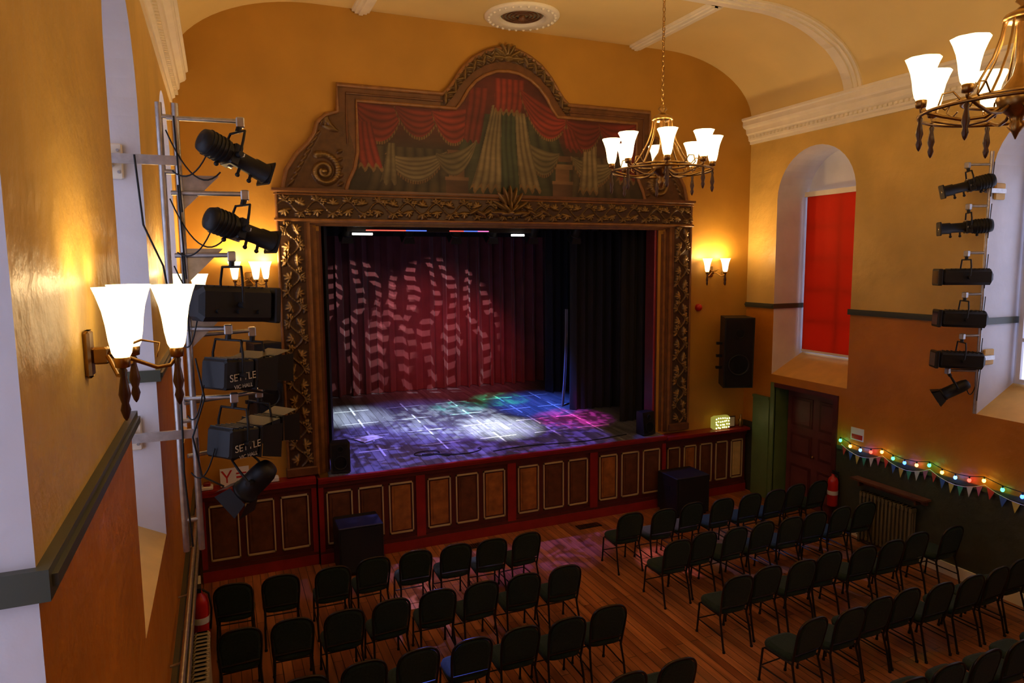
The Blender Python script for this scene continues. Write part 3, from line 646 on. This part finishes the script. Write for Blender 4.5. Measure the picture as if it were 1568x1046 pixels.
sconce('wall_sconce',(XL,3.13,4.26),pi/2,.84,2.8,1.12)
sconce('wall_sconce',(XL,7.1,4.26),pi/2,.84,4,1.12)
sconce('wall_sconce',(8.72,YF,4.40),0,.90,17)
sconce('wall_sconce',(.40,YF,4.40),0,.90,26)
sconce('wall_sconce',(XR,3.3,4.26),-pi/2,.84,4,1.12)
b=MB()
b.lathe([(.58,0),(.58,-.02),(.55,-.05),(.48,-.04),(.44,-.07),(.40,-.05),(.37,-.06),(.35,-.03),(.33,0)],TRIMW,seg=48)
for i in range(28): a=2*pi*i/28; b.sphere((.515*cos(a),.515*sin(a),-.045),.026,TRIMW,8)
b.lathe([(.345,-.002),(.20,-.004),(.001,-.006)],mat('vent_grey',(.25,.22,.16),.6),seg=32,caps=False)
for r in(.29,.23,.17,.11): b.tube([(r*cos(2*pi*i/32),r*sin(2*pi*i/32),-.015) for i in range(33)],.012,BROWNM,6)
b.lathe([(.05,-.01),(.06,-.06),(.02,-.09)],BROWNM,seg=12)
b.obj('ceiling_rose',(4.50,10.18,ZC-.002))

# ---------------------------------------------------------------- chairs
def chair_mesh():
    b=MB()
    def se(cx,cy,hx,hy,z,n=24,p=4.):
        return [(cx+hx*math.copysign(abs(cos(t))**(2/p),cos(t)),cy+hy*math.copysign(abs(sin(t))**(2/p),sin(t)),z) for t in [2*pi*i/n for i in range(n)]]
    b.loft([se(0,.24,.19,.19,.415),se(0,.24,.215,.215,.43),se(0,.24,.22,.22,.46),se(0,.24,.21,.21,.485),se(0,.24,.17,.17,.498)],FABRIC,True)
    yb=lambda z:.03-(z-.45)*.20
    def arch(w,z0,zt):
        pts=[(-w*.90,z0),(-w*.99,(z0+zt)/2)]; 
        for i in range(15):
            t=pi-pi*i/14; pts.append((w*math.copysign(abs(cos(t))**.68,cos(t)),(zt-.17)+.17*abs(sin(t))**.8))
        pts+=[(w*.99,(z0+zt)/2),(w*.90,z0)]; return pts
    o1=arch(.198,.53,.908); o2=arch(.178,.55,.885)
    b.loft([[(x,yb(z)-.018,z) for x,z in o2],[(x,yb(z)-.008,z) for x,z in o1],[(x,yb(z)+.022,z) for x,z in o1],[(x,yb(z)+.04,z) for x,z in o2]],FABRIC,False)
    fr=arch(.210,.40,.922)
    pts=[(x,yb(z),z) for x,z in fr]
    pts=[(-.20,-.06,.0),(-.20,-.01,.22)]+pts+[(.20,-.01,.22),(.20,-.06,.0)]
    b.tube(pts,.013,CHFR,8)
    for s in(-1,1):
        b.tube([(s*.195,.04,.415),(s*.195,.40,.415),(s*.195,.435,.39),(s*.20,.47,.0)],.0125,CHFR,8)
        b.tube([(s*.20,-.02,.18),(s*.20,.45,.18)],.008,CHFR,6)
        for y in(-.06,.47): b.lathe([(.017,0),(.017,.025)],BLKP,(s*.20,y,0),8)
    b.tube([(-.19,.40,.41),(.19,.40,.41)],.010,CHFR,6); b.tube([(-.2,.03,.50),(.2,.03,.50)],.010,CHFR,6); b.tube([(-.19,.46,.18),(.19,.46,.18)],.008,CHFR,6)
    return b
proto=None
def chair(x,y):
    global proto
    y+=.06; rz=random.uniform(-.06,.06)
    if proto is None: proto=chair_mesh().obj('banquet_chair',(x,y,0)); proto.rotation_euler=(0,0,rz)
    else: inst(proto,'banquet_chair',(x,y,0),rz)
rows=[(8.36,[-.04,.49,1.10,1.61,2.16,2.70,3.20,3.71]),(7.20,[-.0,.52,1.05,1.57,2.11,2.63,3.17,3.72]),(6.10,[.0,.52,1.06,1.58,2.12,2.65,3.17,3.70]),(5.0,[.0,.52,1.06,1.6,2.14,2.67,3.21,3.76]),
 (8.36,[5.42,5.97,6.52,7.07,7.62,8.12,8.62,9.10]),(7.32,[5.45,5.94,6.44,6.94,7.44,7.92,8.42,8.92]),(6.16,[5.46,5.96,6.48,6.98,7.52,8.02,8.56,9.2]),(5.06,[5.49,6.02,6.50,6.96,7.44,7.95,8.44,8.95]),(3.95,[5.46,5.99,6.52,7.05,7.58,8.1,8.63,9.16]),(2.85,[5.46,5.99,6.52,7.05,7.58,8.1,8.63,9.16])]
for y,xs_ in rows:
    for x in xs_: chair(x,y+random.uniform(-.04,.04))

# ---------------------------------------------------------------- speakers etc.
def speaker(name,w,d,h,loc,rz=0,tilt=0,wedge=0,bracket=False):
    b=MB(); k=wedge
    b.loft([[(-w/2,-d/2,0),(w/2,-d/2,0),(w/2*.82,d/2,0),(-w/2*.82,d/2,0)],[(-w/2,-d/2+k,h),(w/2,-d/2+k,h),(w/2*.82,d/2,h),(-w/2*.82,d/2,h)]],BLKP)
    e=.03
    b.add([(-w/2+e,-d/2-.008+k*.05,e),(w/2-e,-d/2-.008+k*.05,e),(w/2-e,-d/2-.008+k*.95,h-e),(-w/2+e,-d/2-.008+k*.95,h-e)],[(0,1,2,3)],GRILL)
    for r,z in((w*.36,h*.33),(w*.16,h*.78)):
        b.push(Matrix.Translation((0,-d/2-.010+k*z/h,z))@Matrix.Rotation(pi/2-math.atan2(k,h),4,'X')); b.lathe([(r,0),(r,.012),(r*.9,.012),(r*.85,0)],BLKM,seg=24); b.pop()
    b.box(-w*.3,-w*.1,d/2,d/2+.02,h*.4,h*.6,BLKM)
    if bracket:
        b.box(-.04,.04,d/2-.02,d/2+.10,h*.25,h*.32,BLKM); b.box(-.04,.04,d/2-.02,d/2+.10,h*.68,h*.75,BLKM); b.box(-.06,.06,d/2+.09,d/2+.11,h*.2,h*.8,BLKM)
        for z in(.25,.42,.6): b.box(-w/2-.08,-w/2*.9,-.03,.03,h*z,h*z+.05,BLKM)
    o=b.obj(name,loc,bevel=.008); o.rotation_euler=(tilt,0,rz); return o
speaker('wall_speaker',.56,.46,1.32,(8.95,10.36,2.24),-.40,.03,bracket=True)
speaker('wall_speaker',.40,.38,1.15,(.52,10.50,2.35),.35,.0,bracket=True)
def sub(name,loc,w,d,h,rz=0):
    b=MB(); b.cbox(-w/2,w/2,-d/2,d/2,.04,h,.012,BLKP); b.box(-w/2+.03,w/2-.03,-d/2-.01,-d/2,.08,h-.04,GRILL)
    for s in(-1,1):
        b.box(s*w/2-.006,s*w/2+.006,-.09,.09,h*.62,h*.74,BLKM)
        for t in(-1,1): b.lathe([(.03,0),(.03,.04)],BLKM,(s*(w/2-.06),t*(d/2-.06),0),10)
    o=b.obj(name,loc); o.rotation_euler=(0,0,rz); return o
sub('subwoofer',(1.74,10.22,0),.66,.56,.76); sub('subwoofer',(7.70,10.20,0),.72,.60,.74)
speaker('stage_monitor_speaker',.30,.26,.46,(1.60,10.80,1.385),-.1,wedge=.05)
speaker('stage_monitor_speaker',.30,.24,.42,(7.26,10.80,1.385),.2,wedge=.05)
def exting(loc):
    b=MB(); b.lathe([(.001,0),(.08,0),(.085,.02),(.085,.42),(.07,.48),(.03,.52),(.03,.56)],EXTR,seg=20)
    b.box(-.02,.02,-.09,.03,.56,.58,BLKM); b.box(-.02,.02,-.10,.02,.60,.615,BLKM); b.tube([(.02,0,.56),(.09,-.03,.52),(.11,-.03,.35),(.09,-.03,.12)],.012,BLKP)
    b.lathe([(.0865,.20),(.0865,.27)],PAPER,seg=20); b.box(-.03,.03,.07,.12,.15,.4,BLKM); b.obj('fire_extinguisher',loc)
exting((9.49,8.45,.42)); exting((XL+.13,7.80,.60))
def radiator(loc,L,n,h,RM):
    b=MB()
    for i in range(n):
        y=L*(i+.5)/n
        for dx in(-.05,.0,.05): b.cyl((dx,y,.1),(dx,y,h-.05),.018,.018,RM,8)
        b.cbox(-.075,.075,y-.022,y+.022,h-.09,h,.018,RM); b.cbox(-.075,.075,y-.022,y+.022,.06,.14,.018,RM)
    for y in(L*.5/n,L*(1-.5/n)):
        b.box(-.06,.06,y-.02,y+.02,0,.08,RM)
    b.cyl((0,-.05,.10),(0,L+.05,.10),.014,.014,RM,8); b.cyl((0,-.05,.1),(0,-.05,0),.014,.014,RM,8)
    b.obj('column_radiator',loc)
radiator((9.51,6.95,0),.95,14,.86,RADM); radiator((XL+.16,5.9,0),1.3,18,1.0,RADL)
b=MB(); b.box(XR-.22,XR-.045,6.75,8.05,1.02,1.05,PANELD); b.box(XR-.08,XR-.045,6.8,8.0,.94,1.02,PANELD)
for y in(6.9,7.9): b.box(XR-.18,XR-.045,y,y+.03,.93,1.02,PANELD)
b.obj('wall_shelf')
b=MB()
for z in(1.62,1.30): b.tube([(XL+.10,4.2,z+.0),(XL+.10,9.1,z)],.022,STEEL,10)
for y in(4.4,5.6,6.8,8.0,9.0):
    for z in (1.62,1.30): b.tube([(XL,y,z-.06),(XL+.07,y,z-.05),(XL+.10,y,z)],.010,STEEL,8)
b.tube([(XL+.10,9.1,1.62),(XL+.10,9.2,1.55),(XL+.10,9.2,1.37),(XL+.10,9.1,1.30)],.022,STEEL,10)
b.obj('handrail')
for x in(5.75,3.55):
    b=MB(); b.box(x-.22,x+.22,10.18,10.36,0.001,.008,BLKM)
    for i in range(12): b.box(x-.20+i*.035,x-.185+i*.035,10.20,10.34,.008,.014,BRASS)
    b.obj('floor_vent')
b=MB(); b.push(Matrix.Translation((8.45,YF-.001,3.72))@Matrix.Rotation(pi/2,4,'X')); b.lathe([(.07,0),(.07,.04),(.05,.07),(.001,.08)],EXTR,seg=20); b.pop(); b.obj('alarm_bell')
b=MB(); b.cbox(-.20,.20,-.07,.07,0,.26,.03,mat('yellow_green_glass',(.25,.26,.05),.2,emit=(.75,.72,.12),es=.35))
DOT=emis('warm_led',(1,.95,.55),6)
for i in range(7):
    for j in range(4): b.sphere((-.16+.052*i+random.uniform(-.01,.01),-.075,.04+.06*j+random.uniform(-.01,.01)),.012,DOT,6)
b.obj('light_up_vase',(8.93,10.70,1.325))
b=MB(); b.box(-.09,.09,-.01,.01,0,.22,DWOOD); b.box(-.07,.07,-.013,-.01,.02,.2,PAPER); b.box(-.02,.02,.01,.07,0,.01,DWOOD); o=b.obj('picture_frame',(9.22,10.72,1.325))
b=MB(); b.lathe([(.04,0),(.05,.02),(.03,.08),(.05,.14),(.02,.17),(.015,.25)],BRASS,seg=14); b.obj('candlestick',(9.42,10.68,1.325))
b=MB(); b.box(-.20,.20,-.008,.008,0,.26,PAPER); b.box(-.12,-.10,-.011,-.008,.05,.13,EXTR)
b.add([(-.19,-.011,.23),(-.16,-.011,.23),(-.10,-.011,.13),(-.12,-.011,.12)],[(0,1,2,3)],EXTR); b.add([(-.03,-.011,.23),(-.06,-.011,.23),(-.12,-.011,.13),(-.10,-.011,.12)],[(0,1,2,3)],EXTR)
b.box(.02,.16,-.011,-.008,.1,.13,EXTR); b.box(.02,.16,-.011,-.008,.16,.18,EXTR); b.box(-.18,.18,.008,.05,0,.01,PAPER)
o=b.obj('notice_board',(.06,10.70,1.385)); o.rotation_euler=(-.10,0,.1)
b=MB(); b.cbox(-.08,.08,-.08,.08,0,.05,.01,PAPER); b.cbox(-.05,.05,-.05,.05,.05,.10,.01,RED); b.obj('leaflet_stack',(-.32,10.7,1.376))
b=MB(); b.cbox(-.12,.12,-.07,.07,0,.07,.01,PAPER); b.cbox(-.04,.04,-.04,.04,.07,.12,.01,BLKM); b.obj('leaflet_stack',(.55,10.70,1.376))
b=MB()
def zst(x,y): return (x,y,zs(y)+.012)
b.tube([zst(3.0+.9*t+.25*sin(9*t),11.0+.10*cos(13*t)) for t in [i/40 for i in range(41)]],.010,BLKP,6); b.tube([zst(4.2+2.7*t,10.85+.06*sin(7*t)) for t in [i/20 for i in range(21)]],.009,BLKP,6)
b.tube([zst(3.1+.22*cos(t),11.15+.12*sin(t)) for t in [i*.3 for i in range(40)]],.008,BLKP,6)
b.obj('stage_cable')
b=MB(); b.box(-.22,.22,-.15,.15,0,.006,PAPER); o=b.obj('set_list_paper',(2.35,12.35,zs(12.35)+.012)); o.rotation_euler=(.045,0,.5)
b=MB(); TAPE=mat('floor_tape',(.62,.62,.60),.6)
for x in (2.4,3.5,4.6,5.7,6.6):
    for y in (11.6,12.5,13.4,14.4): b.add([(x-.36,y,zs(y)+.006),(x+.36,y,zs(y)+.006),(x+.36,y+.04,zs(y)+.008),(x-.36,y+.04,zs(y)+.008)],[(0,1,2,3)],TAPE); b.add([(x,y-.33,zs(y-.33)+.006),(x+.035,y-.33,zs(y-.33)+.006),(x+.035,y+.33,zs(y+.33)+.006),(x,y+.33,zs(y+.33)+.006)],[(0,1,2,3)],TAPE)
b.obj('stage_floor_tape')
b=MB(); b.cyl((1.8,11.75,5.50),(6.6,11.75,5.50),.025,.025,STEEL,10)
for x in(2.0,3.05,3.9,4.6,5.4,6.3): lantern(b,(x,11.72,5.22),(0,.6,-.75),.30,.085,'par')
b.obj('lighting_bar')
b=MB()
for x0,x1,c in((1.98,2.30,(1,.93,.8)),(4.72,4.96,(1,.93,.8))): b.cyl((x0,11.2,5.08),(x1,11.2,5.08),.018,.018,emis('white_tube',(1,.93,.8),8),8)
for x0,x1,c in((2.2,2.85,(1,.12,.08)),(2.85,3.2,(.1,.2,1)),(3.6,3.85,(1,.1,.08)),(3.85,4.10,(.1,.2,1)),(4.10,4.3,(1,.2,.6))): b.cyl((x0,11.21,5.14),(x1,11.21,5.14),.008,.008,emis('led_strip',c,1.5),8)
b.box(1.9,5.1,11.22,11.26,5.12,5.19,BLKM)
b.obj('led_strip_light')

anch=[(8.40,1.62),(7.6,1.62),(6.8,1.62),(6.0,1.62),(5.0,1.62),(4.0,1.62)]
b=MB(); cols=[(.4,.03,.03),(.04,.10,.35),(.5,.36,.05),(.04,.25,.10),(.45,.45,.40),(.35,.08,.2)]
fm=[mat('bunting_cloth_%d'%i,c,.8) for i,c in enumerate(cols)]; n=0
for i in range(5):
    P=sag((XR-.05,anch[i][0],anch[i][1]-.12),(XR-.05,anch[i+1][0],anch[i+1][1]-.12),.12,6); b.tube(P,.004,PAPER,5)
    for j in range(6):
        a=Vector(P[j]);c=Vector(P[j+1]); mm=(a+c)/2-Vector((.01,0,.15)); e=(c-a)*.16
        b.add([tuple(a+e),tuple(c-e),tuple(mm)],[(0,1,2)],fm[n%6]); n+=1
b.obj('bunting')
b=MB(); bc=[(.05,.9,.25),(1,.75,.1),(.1,.25,1),(1,.05,.03),(1,.75,.1),(.05,.8,.3),(.05,.15,1),(1,.4,.1)]
fl=[emis('bulb_colour_%d'%i,c,7) for i,c in enumerate(bc)]; n=0; pts=[]
for i in range(5):
    P=sag((XR-.07,anch[i][0],anch[i][1]),(XR-.07,anch[i+1][0],anch[i+1][1]),.07,4)
    b.tube(P,.006,BLKP,5)
    for p in P[:-1]:
        b.cyl((p[0],p[1],p[2]),(p[0],p[1],p[2]-.03),.012,.012,BLKP,6); b.sphere((p[0],p[1],p[2]-.055),.025,fl[n%8],8,1.2); pts.append((p,bc[n%8])); n+=1
o=b.obj('fairy_lights')
for p,c in pts[::2]: light('POINT','glow',(p[0]-.10,p[1],p[2]-.05),.4,c,o,size=.03)
b=MB(); b.box(XR-.012,XR-.002,8.0,8.25,1.62,1.83,PAPER); b.box(XR-.014,XR-.012,8.02,8.23,1.64,1.72,EXTR); b.obj('wall_poster')

# ---------------------------------------------------------------- stage lights
def gobo(l,kind):
    l=l.data; l.use_nodes=True; t=l.node_tree; N=t.nodes; L=t.links; em=N['Emission']
    tc=N.new('ShaderNodeTexCoord'); s=N.new('ShaderNodeSeparateXYZ'); L.new(tc.outputs['Normal'],s.inputs[0])
    def M(op,a,b_=None,c=None):
        q=N.new('ShaderNodeMath'); q.operation=op
        for i,v in enumerate((a,b_,c)):
            if v is None: continue
            if isinstance(v,(int,float)): q.inputs[i].default_value=v
            else: L.new(v,q.inputs[i])
        return q.outputs[0]
    x=M('DIVIDE',s.outputs[0],s.outputs[2]); y=M('DIVIDE',s.outputs[1],s.outputs[2])
    cb=N.new('ShaderNodeCombineXYZ'); L.new(x,cb.inputs[0]); L.new(y,cb.inputs[1])
    n=N.new('ShaderNodeTexNoise'); n.inputs['Detail'].default_value=1; L.new(cb.outputs[0],n.inputs['Vector'])
    if kind=='bars':
        n.inputs['Scale'].default_value=3
        xb=M('ADD',x,M('MULTIPLY',M('SUBTRACT',n.outputs['Fac'],.5),.35)); yb=M('ADD',y,M('MULTIPLY',x,.2))
        a=M('SINE',M('MULTIPLY',yb,100)); c=M('SINE',M('MULTIPLY',xb,44))
        v=M('MULTIPLY',M('GREATER_THAN',a,.1),M('GREATER_THAN',c,.15))
        v=M('ADD',M('MULTIPLY',v,1.),.03)
    else:
        n.inputs['Scale'].default_value=16; n.inputs['Distortion'].default_value=1.0
        v=M('ADD',M('MULTIPLY',M('GREATER_THAN',n.outputs['Fac'],.52),1.),.22)
    L.new(v,em.inputs['Strength'])
ST=bpy.data.objects.new('stage_lantern_rig',None); COL.objects.link(ST)
def sp(loc,tg,p,c,cone,g=None,size=.03,blend=.5):
    o=light('SPOT','stage_beam',loc,p,c,ST,tg,size,cone,blend)
    if g: gobo(o,g)
sp((4.6,12.0,5.05),(4.85,12.2,1.4),3000,(.82,.90,1),30,None,blend=1)
sp((4.3,12.0,5.05),(4.1,13.0,1.4),1300,(.72,.86,1),42,'leaf')
sp((2.6,12.6,5.05),(2.35,14.0,1.5),1800,(.72,.85,1),28,None,blend=1)
sp((5.0,13.0,5.05),(5.7,14.3,1.5),1100,(.05,1,.40),22,'leaf',blend=.9)
sp((4.6,13.0,5.05),(4.6,13.9,1.5),1100,(.12,1,.70),22,'leaf',blend=.9)
sp((6.2,12.0,5.05),(6.5,12.3,1.4),1500,(1,.06,.60),28,'leaf',blend=.9)
sp((5.4,12.2,5.05),(6.3,13.6,1.4),1700,(.06,.16,1),36,None,blend=.9)
sp((3.0,11.6,5.05),(2.9,11.7,1.4),900,(.24,.20,1),54,'leaf')
sp((3.6,12.0,5.05),(3.6,13.2,1.4),650,(.28,.26,1),50,None)
sp((6.9,12.0,5.05),(5.2,11.3,1.4),850,(.28,.14,1),44,'leaf')
sp((3.0,12.6,5.05),(2.9,15.8,3.4),430,(1,.86,.86),44,'bars',.01,.25)
sp((4.6,12.6,5.05),(4.7,15.8,3.3),520,(1,.74,.80),48,'bars',.01,.25)
sp((4.3,12.6,5.05),(4.6,15.8,2.5),210,(1,.12,.18),64,None,blend=.9)
sp((5.6,12.6,5.05),(5.4,15.8,2.2),190,(1,.10,.15),50,None,blend=.9)
sp((2.5,11.6,5.1),(2.6,8.75,.4),1100,(.60,.42,1),18,'leaf')
sp((6.0,11.6,5.1),(6.2,8.75,.4),1000,(1,.45,.85),11,None)
sp((3.4,11.6,5.1),(1.85,6.1,.5),3800,(.08,.15,1),8,None)
sp((4.0,11.5,5.1),(1.8,10.25,.7),400,(.12,.15,1),14); sp((5.5,11.5,5.1),(7.7,10.2,.7),400,(.12,.15,1),14)
sp((6.4,11.6,5.1),(7.6,8.4,.6),700,(.12,.25,1),22,None)

w=bpy.data.worlds.new('world'); SC.world=w; w.use_nodes=True; w.node_tree.nodes['Background'].inputs[0].default_value=(.02,.02,.025,1)
f=24.30; ya,pi_,ro=radians(22.82),radians(6.48),radians(-.5)
fw=Vector((sin(ya)*cos(pi_),cos(ya)*cos(pi_),-sin(pi_))); r=Vector((cos(ya),-sin(ya),0)); u=r.cross(fw)
r2=r*cos(ro)+u*sin(ro); u2=-r*sin(ro)+u*cos(ro)
cd=bpy.data.cameras.new('camera'); cd.lens=f; cd.sensor_width=36; cd.clip_start=.05
cam=bpy.data.objects.new('camera',cd); COL.objects.link(cam)
cam.matrix_world=Matrix(((r2.x,u2.x,-fw.x,0),(r2.y,u2.y,-fw.y,0),(r2.z,u2.z,-fw.z,4.6),(0,0,0,1)))
SC.camera=cam
SC.view_settings.view_transform='Standard'; SC.view_settings.look='None'; SC.view_settings.exposure=-.15
